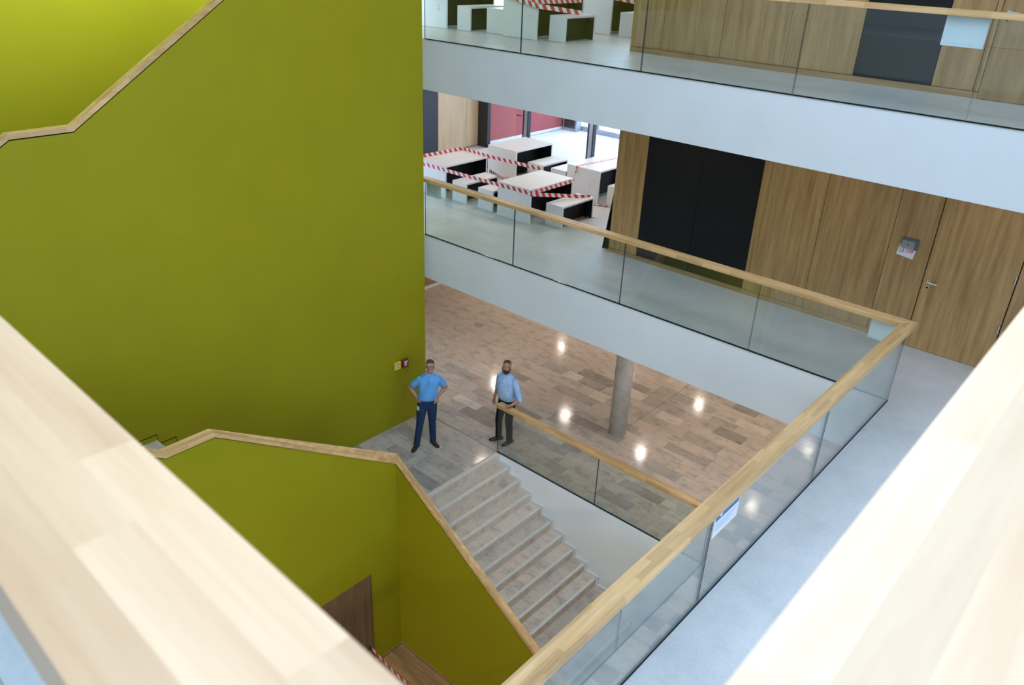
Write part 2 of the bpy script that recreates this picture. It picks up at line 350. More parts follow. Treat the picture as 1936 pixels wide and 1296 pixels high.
# door in the basement wall
d = struct(box('door_1', -8.212, -8.205, 5.0, 6.29, BASE, -.93, 'brown_veneer'))
box('door_frame', -8.207, -8.199, 6.22, 6.255, BASE, -.93, 'brown_veneer', d); box('door_gap', -8.2065, -8.2025, 6.255, 6.262, BASE, -.93, 'gap_black', d)
h = tube('door_handle', (-8.205, 6.17, -2.50), (-8.15, 6.17, -2.50), .012, 'dark_frame', d); tube('lever', (-8.15, 6.18, -2.50), (-8.15, 6.06, -2.50), .011, 'dark_frame', h)
struct(box('baseboard_basement', -8.215, -8.205, 6.30, 6.915, BASE, BASE+.03, 'oak_base'))
struct(box('baseboard_parapet', -8.205, RUNX, 6.905, 6.915, BASE, BASE+.03, 'oak_base'))
fb = bpy.data.objects['floor_basement']
y = 6.90
for r_ in range(26):
    x = -8.2-random.random()*.6
    while x < -3.6:
        l = random.uniform(.5, 1.1); a, b_ = max(x, -8.2), min(x+l, -3.6)
        if b_-a > .05: box('plank', a+.001, b_-.001, y-.118, y-.001, BASE-.012, BASE+random.uniform(-.0006, .0006), 'parquet', fb)
        x += l
    y -= .119

# ------------------------------------------------------------------ stone stair down
t = thing('staircase', (-8.17, 8.2, 0), 'broad limestone steps leading down between green parapet and white wall', 'staircase')
G, RI = .27, .168
for k in range(0, 18):
    x0 = -8.17+G*(k-1); z = -RI*k
    if k > 0:
        s = box('step', x0, x0+G, 7.045, 9.38, z-.34, z, 'step_stone', t)
    else:
        s = box('step', -8.340, x0+G, 7.055, 9.40, -.40, -.003, 'step_stone', t)
    box('nosing', x0+G-.05, x0+G+.004, 7.045, 9.38, z-.035, z+.003, 'nosing_stone', s, bev=.002)
ws = struct(box('wall_stair', -8.17, -3.87, 9.405, 9.62, BASE, -.02, 'stair_white_lit'))
sk = []
for k in range(0, 17):                         # stepped skirting along the white wall
    xa = -8.17+G*k; z = -RI*(k+1)
    sk += [(xa+.075, z+RI+.075 if k else .0), (xa+.075, z+.075), (xa+G+.075, z+.075)]
low = [(x, z-.32) for x, z in sk[::-1]]
top = [(-8.168, -.01), (sk[0][0], -.01)]+sk[1:]
def skirt(name, parent, off, mname, y0, y1):
    for k in range(17):
        xa = -8.17+G*k; z = -RI*(k+1)
        yield box(name, xa, xa+G+.06, y0, y1, z, z+.06, mname, parent); yield box(name, xa, xa+.06, y0, y1, z, z+RI+(.06 if k else -.02), mname, parent)
me_v, me_f = [], []
for k in range(17):
    xa = -8.17+G*k; z = -RI*(k+1)
    for (a, b_, c0, c1) in ((xa, xa+.06, z, z+RI+(.06 if k else -.03)), (xa+.06, xa+G, z, z+.06)):
        n0 = len(me_v); me_v += boxv(a, b_, 9.383, 9.404, c0, c1); me_f += [tuple(n0+i for i in f) for f in BF]
tag(mesh('stepped_skirting', me_v, me_f, 'white_paint', ws), 'white stepped skirting following the stone steps')

# flight up to the first floor behind the parapet
t = thing('staircase', (-9.3, 5, 0), 'grey stone flight climbing behind the green parapet along the tall green wall', 'staircase')
def up_step(y1, z, y0=None, n='step'):
    s = box(n, -10.254, -8.352, (y1-G if y0 is None else y0), y1, max(0, z-.36), z, 'step_stone', t)
    return s
for k in range(1, 11): up_step(6.78-G*(k-1), RI*k)
up_step(4.08, RI*11, 3.35, 'landing')
for k in range(1, 11): up_step(3.35-G*(k-1), RI*(11+k))
sv, sf = [], []
def addb(*a):
    n0 = len(sv); sv.extend(boxv(*a)); sf.extend([tuple(n0+i for i in f) for f in BF])
for k in range(1, 11):
    y1 = 6.78-G*(k-1); addb(-10.2685, -10.256, y1-G, y1+.012, RI*k, RI*k+.075)
addb(-10.2685, -10.256, 3.35, 4.092, RI*11, RI*11+.075)
mesh('stepped_skirting', sv, sf, 'green_paint', t)
sv, sf = [], []
for k in range(1, 11):
    y1 = 6.78-G*(k-1); addb(-10.2695, -10.2665, y1-G, y1+.024, RI*k, RI*k+.087)
addb(-10.2695, -10.2665, 3.35, 4.104, RI*11, RI*11+.087)
mesh('shadow_joint', sv, sf, 'gap_black', t)

# ------------------------------------------------------------------ limestone floor
def proj(x, y, z):
    d = Vector((x, y, z-EYE)); f = d.dot(fw)
    return (d.dot(rt)/f*FPX+968, -d.dot(up)/f*FPX+648, f)
def seen(x, y):
    px, py, f = proj(x, y, 0)
    if f < 0 or not (-40 < px < 1976 and -40 < py < 1336): return False
    if x < -10.27 and -10.27/x*y < 9.48: return False           # behind the tall green wall
    s = YF/y
    if s < 1:
        z = EYE*(1-s)
        if z > S1 and x*s < -1.99: return False                 # behind the slab edges
    if x < -8.3 and y < 6.9: return False
    if x > -1.9: return False
    s = -1.99/x
    if s < 1 and y*s < YF and EYE*(1-s) < L1: return False
    return True
bands = []
yb = 3.0
while yb < 20.8:
    h = random.choice((.24, .27, .30, .30, .33)); bands.append((yb, yb+h)); yb += h
cells = []
for (a, b_) in bands:
    x = -14.9+random.random()*.8-.8
    while x < -1.6:
        l = random.choice((.42, .55, .63, .70, .78, .92, 1.05)); p, q = max(x, -14.88), min(x+l, -1.7); x += l
        segs = [(p, q, a, b_)]
        if a < 9.42:                                            # clip against the stair well
            bb = min(b_, 9.415) if b_ > 9.42 and a < 9.42 else b_
            if bb <= 9.42:
                segs = []
                if p < -8.29: segs.append((p, min(q, -8.255), a, bb))
                if q > -3.87: segs.append((max(p, -3.86), q, a, bb))
                if b_ > 9.42: segs.append((p, q, 9.425, b_))
        for s in segs:
            if s[1]-s[0] > .06 and s[3]-s[2] > .02: cells.append(s)
fg = bpy.data.objects['floor_ground']
vis = [c for c in cells if any(seen(x, y) for x in (c[0]+.02, c[1]-.02, (c[0]+c[1])/2) for y in (c[2]+.02, c[3]-.02))]
vis.sort(key=lambda c: ((c[0]+c[1])/2)**2+((c[2]+c[3])/2)**2)
single = vis[:298]; keep = set(single); rest = [c for c in cells if c not in keep]
for c in single:
    dz = random.uniform(-.0006, .0006)
    box('stone_tile', c[0]+.0015, c[1]-.0015, c[2]+.0015, c[3]-.0015, -.02, dz, 'limestone', fg)
sv, sf = [], []
for c in rest: addb(c[0]+.0015, c[1]-.0015, c[2]+.0015, c[3]-.0015, -.02, 0)
tag(mesh('stone_tiles', sv, sf, 'limestone', fg), kind='stuff')

# ------------------------------------------------------------------ oak walls, doors
def oak_wall(name, z, top, cuts, doors):
    w_ = struct(box(name, -7.52, 3, 11.47, 11.7, z, top, 'gap_black'))
    for i in range(len(cuts)-1):
        (x0, mt), x1 = cuts[i], cuts[i+1][0]
        if mt == 'door': continue
        pn = box('black_panel' if mt == 'black_panel' else 'oak_panel', x0+.004, x1-.004, 11.43, 11.47, z+.085, top-.01, mt, w_)
        box('plinth', x0, x1, 11.435, 11.47, z, z+.078, 'oak_base', w_)
    return w_
cutsA = [(-7.53, 'oak_veneer'), (-6.94, 'black_panel'), (-5.92, 'black_panel'), (-4.91, 'oak_veneer'), (-3.91, 'oak_veneer'), (-2.91, 'oak_veneer'), (-2.37, 'door'), (-1.29, 'oak_veneer'), (-.3, 'oak_veneer'), (.7, 'oak_veneer'), (1.7, 'oak_veneer'), (3, '')]
wA = oak_wall('wall_oak_middle', L1, S2, cutsA, None)
cutsB = [(-7.50, 'oak_veneer'), (-6.92, 'oak_veneer'), (-5.92, 'oak_veneer'), (-4.91, 'oak_veneer'), (-3.92, 'black_panel'), (-2.92, 'oak_veneer'), (-2.43, 'oak_veneer'), (-2.365, 'door'), (-1.29, 'oak_veneer'), (-.3, 'oak_veneer'), (.7, 'oak_veneer'), (3, '')]
wB = oak_wall('wall_oak_upper', L2, ROOF, cutsB, None)
struct(box('wall_oak_end', -7.53, -7.38, 11.47, 15.6, L1, S2, 'oak_veneer')); struct(box('wall_oak_end_upper', -7.50, -7.35, 11.47, 15.6, L2, ROOF, 'oak_veneer'))
def oak_door(name, z, h, lever=True):
    d = struct(box(name, -2.36, -1.30, 11.425, 11.465, z+.006, z+h, 'oak_veneer'))
    tag(d, None)
    for hz in (.55, 1.25, 1.85):
        tube('hinge', (-1.31, 11.415, z+hz), (-1.31, 11.415, z+hz+.12), .012, 'steel', d)
    hd = tube('door_handle', (-2.285, 11.425, z+1.00), (-2.285, 11.375, z+1.00), .011, 'steel', d)
    tube('lever', (-2.29, 11.372, z+1.00), (-2.165, 11.372, z+.995), .011, 'steel', hd); tube('rose', (-2.285, 11.425, z+1.00), (-2.285, 11.417, z+1.00), .026, 'steel', hd, 18)
    lk = tube('lock', (-2.285, 11.425, z+.915), (-2.285, 11.417, z+.915), .026, 'steel', d, 18); tube('keyhole', (-2.285, 11.417, z+.915), (-2.285, 11.412, z+.915), .015, 'gap_black', lk)
    return d
oak_door('door_2', L1, 2.16); oak_door('door_3', L2, 2.2)
# lintel panel above the doors
box('oak_panel', -2.366, -1.294, 11.43, 11.47, L1+2.168, S2-.01, 'oak_veneer', wA); box('oak_panel', -2.361, -1.294, 11.43, 11.47, L2+2.21, ROOF-.01, 'oak_veneer', wB)

# room sign beside the door
t = thing('room_screen', (-2.655, 11.43, L1+1.43), 'grey wall-mounted room screen beside the oak door', 'screen')
z0 = 8.65-3.497
box('casing', -2.755, -2.535, 11.40, 11.43, z0-.055, z0+.095, 'screen_frame', t, bev=.006)
box('display', -2.745, -2.58, 11.396, 11.401, z0-.05, z0+.058, 'screen_face', t); box('camera_button', -2.672, -2.655, 11.394, 11.397, z0+.0, z0+.015, 'gap_black', t)
pz = 8.65-3.68
t = thing('room_paper', (-2.66, 11.428, pz), 'white sheet reading 13.109 in red tucked under the room screen', 'sign')
pv = [(-2.795, pz+.0), (-2.555, pz-.015), (-2.555, pz+.14), (-2.785, pz+.15)]
prism('sheet', [(-2.79, pz+.02), (-2.565, pz-.01), (-2.548, pz+.145), (-2.772, pz+.175)], 'Y', 11.426, 11.4285, 'paper', t)
def text(name, s, size, mname, loc, rot, parent, bold=0):
    cu = bpy.data.curves.new(name, 'FONT'); cu.body = s; cu.size = size; cu.align_x = 'CENTER'; cu.align_y = 'CENTER'; cu.extrude = .0006; cu.offset = bold
    o = bpy.data.objects.new(name, cu); C.objects.link(o); bpy.context.view_layer.update()
    me = bpy.data.meshes.new_from_object(o.evaluated_get(bpy.context.evaluated_depsgraph_get())); bpy.data.objects.remove(o)
    me.materials.clear(); me.materials.append(M[mname])
    mt = Matrix.Translation(Vector(loc)-org(parent)) @ Euler(rot).to_matrix().to_4x4()
    me.transform(mt); return link(name, me, parent)
text('lettering', '13.109', .070, 'red_print', (-2.672, 11.4248, pz+.085), (PI/2, math.radians(-4), 0), t, .0012)

# ------------------------------------------------------------------ far hall: left wall, glazing, terrace
wl = struct(box('wall_hall_left', -14.9, -14.76, 9.62, 15.75, L1, S2, 'gap_black'))
for (a, b_, mt, nm) in ((9.62, 12.6, 'oak_veneer', 'oak_panel'), (12.6, 14.10, 'anthracite', 'dark_panel'), (14.10, 15.12, 'oak_window_lit', 'oak_panel'), (15.12, 15.6, 'oak_window_lit', 'oak_panel')):
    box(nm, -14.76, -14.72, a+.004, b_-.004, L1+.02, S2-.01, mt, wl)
wl = struct(box('wall_hall_left_upper', -14.9, -14.72, 9.62, 15.75, L2, ROOF, 'white_paint'))
wl = struct(box('wall_ground_left', -14.98, -14.9, 9.0, 21, 0, S1, 'oak_base'))
struct(box('baseboard_ground_left', -14.9, -14.88, 9.0, 21, 0, .08, 'white_paint'))
GY = 15.6
def glazing(name, z, top, label=None):
    g = struct(box(name, -14.72, -7.53, GY-.05, GY+.05, z, z+.05, 'dark_frame'))
    box('top_rail', -14.72, -7.53, GY-.05, GY+.05, top-.06, top, 'dark_frame', g)
    xs = [-14.70, -14.50, -13.09, -11.05, -9.0, -7.55]
    box('mullion', -14.70, -14.36, GY-.06, GY+.06, z, top, 'dark_frame', g)
    for x in (-13.07, -11.05, -9.0):
        m_ = box('mullion', x-.10, x+.08, GY-.05, GY+.06, z, top, 'dark_frame', g)
        box('mullion_cap', x-.045, x+.055, GY-.062, GY-.05, z, top, 'aluminium', m_)
    for a, b_ in ((-14.36, -13.17), (-12.99, -11.15), (-10.97, -9.1), (-8.92, -7.53)):
        if z == L2 and a in (-12.99, -8.92): box('bay_blocker', a, b_, GY-.02, GY+.02, z+.05, top-.06, 'white_paint', g)  # unseen panel added over these upper bays to dim the hall
        else: box('window_pane', a, b_, GY-.008, GY+.008, z+.05, top-.06, 'window_glass', g)
    return g
g = glazing('window_1', L1, S2); glazing('window_2', L2, ROOF)
hd = tube('door_handle', (-13.19, GY-.05, L1+1.02), (-13.19, GY-.10, L1+1.02), .012, 'dark_frame', g); tube('lever', (-13.19, GY-.10, L1+1.02), (-13.34, GY-.10, L1+1.02), .012, 'dark_frame', hd)
struct(box('wall_terrace', -14.9, -14.55, 15.75, 18.74, L1, S2, 'pink_render')); struct(box('wall_terrace_end', -14.9, -14.56, 18.76, 19.45, L1, S2, 'pink_render'))
struct(box('trim_2', -14.55, -14.53, 15.75, 19.45, L1+.02, L1+.10, 'terrace_paving'))
struct(box('trim_3', -14.5, -4, 19.22, 19.5, L1+.02, L1+.16, 'rail_metal'))
t = thing('terrace_railing', (-12, 19.35, L1), 'grey metal railing with horizontal bars along the terrace edge', 'railing')
for x in (-14.4, -13.5, -12.0, -10.5, -9.0): box('post', x-.035, x+.035, 19.31, 19.39, L1+.16, L1+1.12, 'rail_metal', t)
for z in (.34, .56, .80, 1.08): box('bar', -14.5, -8, 19.33, 19.37, L1+z, L1+z+(.07 if z in (.56, 1.08) else .03), 'rail_metal', t)
t = thing('terrace_cabinet', (-14.2, 19.0, L1+.02), 'dark glazed cabinet standing at the railing end of terrace', 'cabinet')
box('body', -14.50, -14.0, 18.95, 19.2, L1+.02, L1+1.5, 'rail_metal', t, bev=.01); box('door', -14.44, -14.06, 18.935, 18.95, L1+.10, L1+1.4, 'dark_frame', t)
def leaf_cloud(name, c, r, n, parent, size=.12):
    vs, fs = [], []
    for i in range(n):
        d = Vector((random.gauss(0, 1), random.gauss(0, 1), random.gauss(0, 1))).normalized()*random.uniform(.55, 1)
        p = Vector((c[0]+d.x*r[0], c[1]+d.y*r[1], c[2]+d.z*r[2]))
        a = Vector((random.gauss(0, 1), random.gauss(0, 1), random.gauss(0, 1))).normalized(); b_ = a.orthogonal().normalized()*size*.5; a *= size
        k = len(vs); vs += [tuple(p-a), tuple(p+b_), tuple(p+a), tuple(p-b_)]; fs.append((k, k+1, k+2, k+3))
    return tag(mesh(name, vs, fs, 'leaf', parent), kind='stuff')
for i, (x, y, h) in enumerate(((-17.5, 30, 6.2), (-13.2, 31, 6.6), (-21.5, 33, 7))):
    t = thing('tree', (x, y, -.5), ('leafy green tree beyond the terrace railing near its post', 'pale leafy tree standing beyond the middle of the terrace railing', 'tall tree beyond the pink terrace wall')[i], 'tree', 'trees beyond the terrace')
    tube('trunk', (x, y, -.5), (x, y, h*.6), .18, 'bark', t, 10, .09)
    leaf_cloud('crown', (x, y, h*.72), (2.1, 2.1, h*.36), 1500, t)

# concrete column
t = struct(tube('column', (-7.0, 11.60, 0), (-7.0, 11.60, S1), .172, 'concrete', None, 40))
for p in t.data.polygons: p.use_smooth = len(p.vertices) == 4
struct(box('trim_4', -6.956, -6.944, 11.95, 14.4, -.002, .0012, 'grout'))
for (x, y, lb) in ((-12.3, 13.19, 'round floor outlet cover in the stone floor nearer the tall green wall'), (-10.1, 13.13, 'round floor outlet cover in the stone floor behind the bearded man')):
    t = thing('floor_outlet', (x, y, 0), lb, 'floor outlet', 'round covers in the stone floor')
    tube('ring', (x, y, -.004), (x, y, .0025), .125, 'grout', t, 28); tube('cover', (x, y, -.004), (x, y, .0035), .112, 'limestone', t, 28)

# black board leaning on the end of the oak wall
t = thing('leaning_board', (-7.6, 11.9, L1), 'black board leaning against the end of the oak wall', 'board')
prism('board', [(-7.715, L1), (-7.69, L1), (-7.535, L1+1.16), (-7.56, L1+1.16)], 'Y', 11.50, 12.7, 'black_panel', t)
prism('stand', [(-7.68, L1), (-7.54, L1), (-7.535, L1+.9)], 'Y', 11.52, 11.54, 'black_lining', t)

# ------------------------------------------------------------------ balustrades
def pane(parent, axis, c, a, b_, z0, z1, th=.017):
    if axis == 'X': return box('glass_pane', a, b_, c-th/2, c+th/2, z0, z1, ['balustrade_glass', 'glass_edge'], parent, [1, 1, 0, 1, 0, 1])
    return box('glass_pane', c-th/2, c+th/2, a, b_, z0, z1, ['balustrade_glass', 'glass_edge'], parent, [1, 1, 1, 0, 1, 0])
def balustrade(label, axis, c, joints, z, mw, ext=(0, 0), name='glass_balustrade', rail=True):
    a, b_ = joints[0], joints[-1]
    t = thing(name, (((a+b_)/2, c, z) if axis == 'X' else (c, (a+b_)/2, z)), label, 'balustrade')
    for p, q in zip(joints, joints[1:]): pane(t, axis, c, p+.006, q-.006, z+.012, z+1.02)
    if axis == 'X':
        box('base_channel', a, b_, c-.013, c+.013, z-.002, z+.010, 'gap_black', t)
    else: box('base_channel', c-.013, c+.013, a, b_, z-.002, z+.010, 'gap_black', t)
    return t
RT, RW, RH = 1.073, .15, .06
def handrail(t, axis, c, a, b_, z, mname, m0=0, m1=0):
    """straight rail, ends mitred by m0/m1 (how much the +side is longer)"""
    h = RW/2; q = [(a-m0*h, c+h), (b_+m1*h, c+h), (b_-m1*h, c-h), (a+m0*h, c-h)]
    if axis == 'Y': q = [(y, x) for x, y in q]
    vs = [(x, y, z+RT-RH) for x, y in q]+[(x, y, z+RT) for x, y in q]
    o = mesh('handrail', vs, BF, mname, t)
    bm = bmesh.new(); bm.from_mesh(o.data); bmesh.ops.recalc_face_normals(bm, faces=bm.faces[:])
    bmesh.ops.bevel(bm, geom=bm.edges[:], offset=.003, segments=1, affect='EDGES'); bm.to_mesh(o.data); bm.free(); return o
GX1 = -1.995
# first floor, far run then right run
t = balustrade('long glass balustrade with oak rail on the middle floor edge facing the tables', 'X', YF, [-10.39, -8.225, -6.035, -3.88, GX1], L1, None)
handrail(t, 'X', YF, -10.44, GX1, L1, 'rail_x', 0, 1)
t = balustrade('glass balustrade with oak rail along the bright middle floor gallery above the stone stair', 'Y', GX1, [-.0, 2.54, 4.90, 7.27, YF], L1, None)
handrail(t, 'Y', GX1, -.0, YF, L1, 'rail_y', 0, 1)
# ground floor, along the stair well
t = balustrade('glass balustrade with oak rail on ground floor, its end gripped by the bearded man', 'X', 9.42, [-8.24, -5.97, -3.87], 0, None)
handrail(t, 'X', 9.42, -8.25, -3.87, 0, 'rail_x', 0, 1)
t = balustrade('glass balustrade closing the stair well under the middle gallery', 'Y', -3.87, [2.3, 4.7, 7.05, 9.42], 0, None)
handrail(t, 'Y', -3.87, 2.3, 9.42, 0, 'rail_y', 0, 1)
# upper floor far run
t = balustrade('glass balustrade with oak rail along the top floor in front of the striped tape', 'X', YF, [-10.36, -8.25, -6.10, -3.95, -2.03, -.05], L2, None)
handrail(t, 'X', YF, -10.42, -.05, L2, 'rail_x', 0, 1)
# the two near runs, built from glued staves
def stave_rail(t, axis, c, a, b_, near0, near1, z, mcore, mstave):
    core = handrail(t, axis, c, a, b_, z, mcore, 0, 0)
    core.scale = (1, 1, 1)
    zt = z+RT
    for r_ in range(3):
        u0 = c-RW/2+r_*RW/3; u1 = u0+RW/3; x = near0-random.random()*.4
        while x < near1:
            l = random.choice((.26, .34, .42, .55)); p, q = max(x, near0), min(x+l, near1); x += l
            if q-p < .03: continue
            e = .0012; f0 = .0016 if r_ == 0 else 0; f1 = .0016 if r_ == 2 else 0
            if axis == 'X': box('stave', p, q, u0-f0, u1+f1, zt-RH-.001, zt+e, mstave, core)
            else: box('stave', u0-f0, u1+f1, p, q, zt-RH-.001, zt+e, mstave, core)
t = balustrade('blurred pale oak rail and glass close to the lens, crossing the lower left', 'X', .172, [-4.8, -2.4, -.05], L2, None)
stave_rail(t, 'X', .172, -4.8, .0, -2.2, .03, L2, 'rail_x', 'stave_x')
th_ = -.030; pv = Vector((-.42, .172, L2)); rz = Matrix.Rotation(th_, 3, 'Z')      # this run stands a touch off square
t.location = pv+rz @ (Vector(t.location)-pv)+Vector((0, -.006, 0)); t.rotation_euler.z = th_
t = balustrade('blurred pale oak rail and glass close to the lens, filling the lower right', 'Y', -.05, [.172, 2.5, 4.9, 7.3, YF], L2, None)
stave_rail(t, 'Y', -.05, .10, YF, .25, 2.6, L2, 'rail_y', 'stave_y')

# ------------------------------------------------------------------ paper sheets on the glass
def sheet(label, x0, x1, y, z0, z1, mname='paper'):
    t = thing('paper_sheet', ((x0+x1)/2, y, z0), label, 'paper sheet')
    box('sheet', x0, x1, y, y+.0015, z0, z1, mname, t); return t
E8 = 8.65
sheet('blank-backed white sheet hung on top floor glass beside the black panel', -2.478, -2.066, YF+.011, E8-.797, E8-.508)
sheet('pale sheet hung on middle floor glass at the mitred rail corner', -2.42, -2.02, YF+.011, E8-4.20, E8-3.925)
t = sheet('pale sheet hung on middle floor glass beside the tall green wall', -10.36, -9.985, YF+.011, E8-4.18, E8-3.925, 'sheet_glass_tint')  # paper given the green of its shaded back behind the glass
for i in range(5): box('text_line', -10.31, -10.05-.03*(i % 3), YF+.0105, YF+.0111, E8-4.02-.025*i, E8-4.014-.025*i, 'grey_print', t)
sheet('clear plastic sleeve hung on ground floor glass near its far end', -4.45, -4.21, 9.431, E8-7.92, E8-7.74, 'sleeve_plastic')
xg = GX1+.0095
t = thing('notice_sheet', (xg, 5.14, E8-4.25), 'white notice with blue banner and left arrow on the gallery glass', 'sign')
box('sheet', xg, xg+.0015, 4.93, 5.36, E8-4.245, E8-3.95, 'paper', t)
q = xg+.0016
za, zb = E8-4.085, E8-4.02
mesh('banner', [(q, 4.945, za), (q, 5.345, za), (q, 5.345, zb), (q, 4.945, zb), (q+.0006, 4.945, za), (q+.0006, 5.345, za), (q+.0006, 5.345, zb), (q+.0006, 4.945, zb)], [(0, 3, 2, 1), (4, 5, 6, 7), (0, 1, 5, 4), (1, 2, 6, 5), (2, 3, 7, 6), (3, 0, 4, 7)], 'blue_print', t)
mesh('arrow', [(q+.001, 4.955, zb-.002), (q+.001, 5.03, za+.024), (q+.001, 5.03, za+.006), (q+.001, 5.085, zb-.004), (q+.001, 5.03, zb)], [(0, 1, 4), (1, 2, 3, 4)], 'paper', t)
for i in range(4): box('text_line', q, q+.0006, 4.96, 5.33-.04*i, E8-4.125-.022*i, E8-4.120-.022*i, 'grey_print', t)
for i in range(2): box('text_line', q, q+.0006, 5.10, 5.34, E8-3.975-.02*i, E8-3.968-.02*i, 'grey_print', t)

# fire alarm boxes
def alarm(label, y0, y1, z0, z1, mname, house):
    t = thing('alarm_box', (-10.27, (y0+y1)/2, z0), label, 'alarm box')
    box('casing', -10.27, -10.225, y0, y1, z0, z1, mname, t, bev=.006)
    X = -10.2235; cy, cz = (y0+y1)/2, (z0+z1)/2
    if house:
        poly = [(cy-.028, cz-.05), (cy+.028, cz-.05), (cy+.028, cz+.018), (cy+.05, cz+.018), (cy+.05, cz+.05), (cy-.04, cz+.05), (cy-.04, cz+.018), (cy-.028, cz+.018)]
        p = prism('symbol_plate', poly, 'X', X-.002, X, 'alarm_white', t)
        for z in (cz+.003, cz-.022): box('symbol_mark', X, X+.0006, cy-.016, cy+.016, z, z+.010, 'grey_print', p)
    else:
        p = box('symbol_plate', X-.002, X, cy-.036, cy+.04, cz-.05, cz+.026, 'alarm_white', t); box('push_button', X, X+.004, cy-.012, cy+.014, cz-.026, cz, 'gap_black', p)
        box('label_strip', X-.002, X-.0005, cy-.04, cy+.045, cz+.036, cz+.046, 'leather_brown', t)
alarm('red alarm call box with white house symbol on the green wall', 8.85, 9.0, E8-7.41, E8-7.245, 'alarm_red', True)
alarm('yellow alarm call box beside the red one on the green wall', 8.66, 8.81, E8-7.40, E8-7.245, 'alarm_yellow', False)

# ------------------------------------------------------------------ tables and benches
def table(kind, label, x0, x1, y0, y1, z, h, socket=False):
    t = thing(kind, ((x0+x1)/2, (y0+y1)/2, z), label, 'table' if 'table' in kind else 'bench', 'tables in the halls' if 'table' in kind else 'benches in the halls')
    th = .036
    box('table_top' if 'table' in kind else 'seat', x0, x1, y0, y1, z+h-th, z+h, 'laminate', t, bev=.002)
    for a, b_, s in ((y0, y0+th, 1), (y1-th, y1, -1)):
        e = box('end_panel', x0, x1, a, b_, z+.004, z+h-th, 'laminate', t, bev=.002)
        c0, c1 = ((b_, b_+.003) if s > 0 else (a-.003, a)); box('lining', x0+.01, x1-.004, c0, c1, z+.006, z+h-th-.002, 'black_lining', e)
    box('lining', x0+.01, x1-.004, y0+th, y1-th, z+h-th-.003, z+h-th-.0005, 'black_lining', t)
    xc = x0+(x1-x0)*(.55 if 'table' in kind else .5)
    box('modesty_panel', xc-.012, xc+.012, y0+th, y1-th, z+.01, z+h-th-.003, 'black_lining', t)
    if socket:
        for zz in (.30, .36):
            s_ = box('socket', x0+.60, x0+.655, y0-.004, y0, z+zz, z+zz+.05, 'paper', t); box('socket_hole', x0+.618, x0+.637, y0-.0048, y0-.004, z+zz+.016, z+zz+.034, 'grey_print', s_)
    return t
T = table
T('hall_table', 'white table at the front of the middle hall, tape crossing its corner', -10.30, -9.45, 11.49, 12.82, L1, .69, True)
T('hall_bench', 'white bench nearest the oak wall in the middle hall with a tape end on it', -9.28, -8.87, 11.77, 12.78, L1, .43)
T('hall_bench', 'white bench squeezed against the left end of the front middle hall table', -10.88, -10.47, 11.54, 12.54, L1, .43)
T('hall_bench', 'white bench just right of the table beside the green wall in the middle hall', -11.60, -11.20, 11.52, 12.50, L1, .43)
T('hall_table', 'white table in the middle hall cut off by the green wall', -12.62, -11.77, 11.48, 12.76, L1, .69)
T('hall_table', 'white table farthest back in the middle hall before the pink wall', -12.55, -11.68, 13.62, 14.93, L1, .69, True)
T('hall_bench', 'white bench behind the front table near the terrace window', -11.58, -11.13, 13.91, 14.84, L1, .43)
T('hall_bench', 'short-looking white bench half hidden beside the table at the oak corner', -10.90, -10.47, 13.92, 14.6, L1, .43)
T('hall_table', 'white table with sockets before the terrace post in the middle hall', -10.25, -9.39, 13.66, 15.0, L1, .69, True)
T('hall_bench', 'white bench half hidden behind the black leaning board', -9.19, -8.78, 13.70, 14.7, L1, .43)
T('hall_bench', 'white bench almost hidden by the farthest back table, near the oak wall', -13.10, -12.69, 13.66, 14.6, L1, .43)
T('hall_table', 'white table on the top floor carrying the blue-headed notice', -12.15, -11.31, 11.05, 12.35, L2, .69, True)
T('hall_bench', 'white bench on the top floor beside the table with the notice', -11.14, -10.81, 11.16, 12.05, L2, .42)
T('hall_bench', 'white bench on the top floor partly behind the middle taped table', -10.56, -10.15, 11.33, 12.3, L2, .42)
T('hall_table', 'white table on the top floor wrapped with two bands of tape', -10.05, -9.27, 11.20, 12.5, L2, .69, True)
T('hall_bench', 'white bench alone on the top floor near the glass with tape on it', -9.13, -8.78, 11.37, 12.21, L2, .415)
T('hall_table', 'white table on the top floor farthest back behind the lone bench', -9.98, -9.14, 13.2, 14.5, L2, .69)
T('hall_bench', 'white bench on the top floor cut off by the oak wall', -8.94, -8.55, 13.2, 14.2, L2, .42)
t = thing('notice_sheet', (-11.6, 11.05, L2+.5), 'white notice with purple banner taped on the top floor table end', 'sign')
box('sheet', -11.74, -11.40, 11.0475, 11.0492, L2+.45, L2+.70, 'paper', t); box('banner', -11.73, -11.41, 11.0465, 11.0476, L2+.60, L2+.66, 'purple_print', t)
for i, (a, b_) in enumerate(((-11.73, -11.42), (-11.70, -11.44), (-11.62, -11.53))): box('text_line', a, b_, 11.0465, 11.0476, L2+.565-.02*i, L2+.572-.02*i, 'grey_print', t)

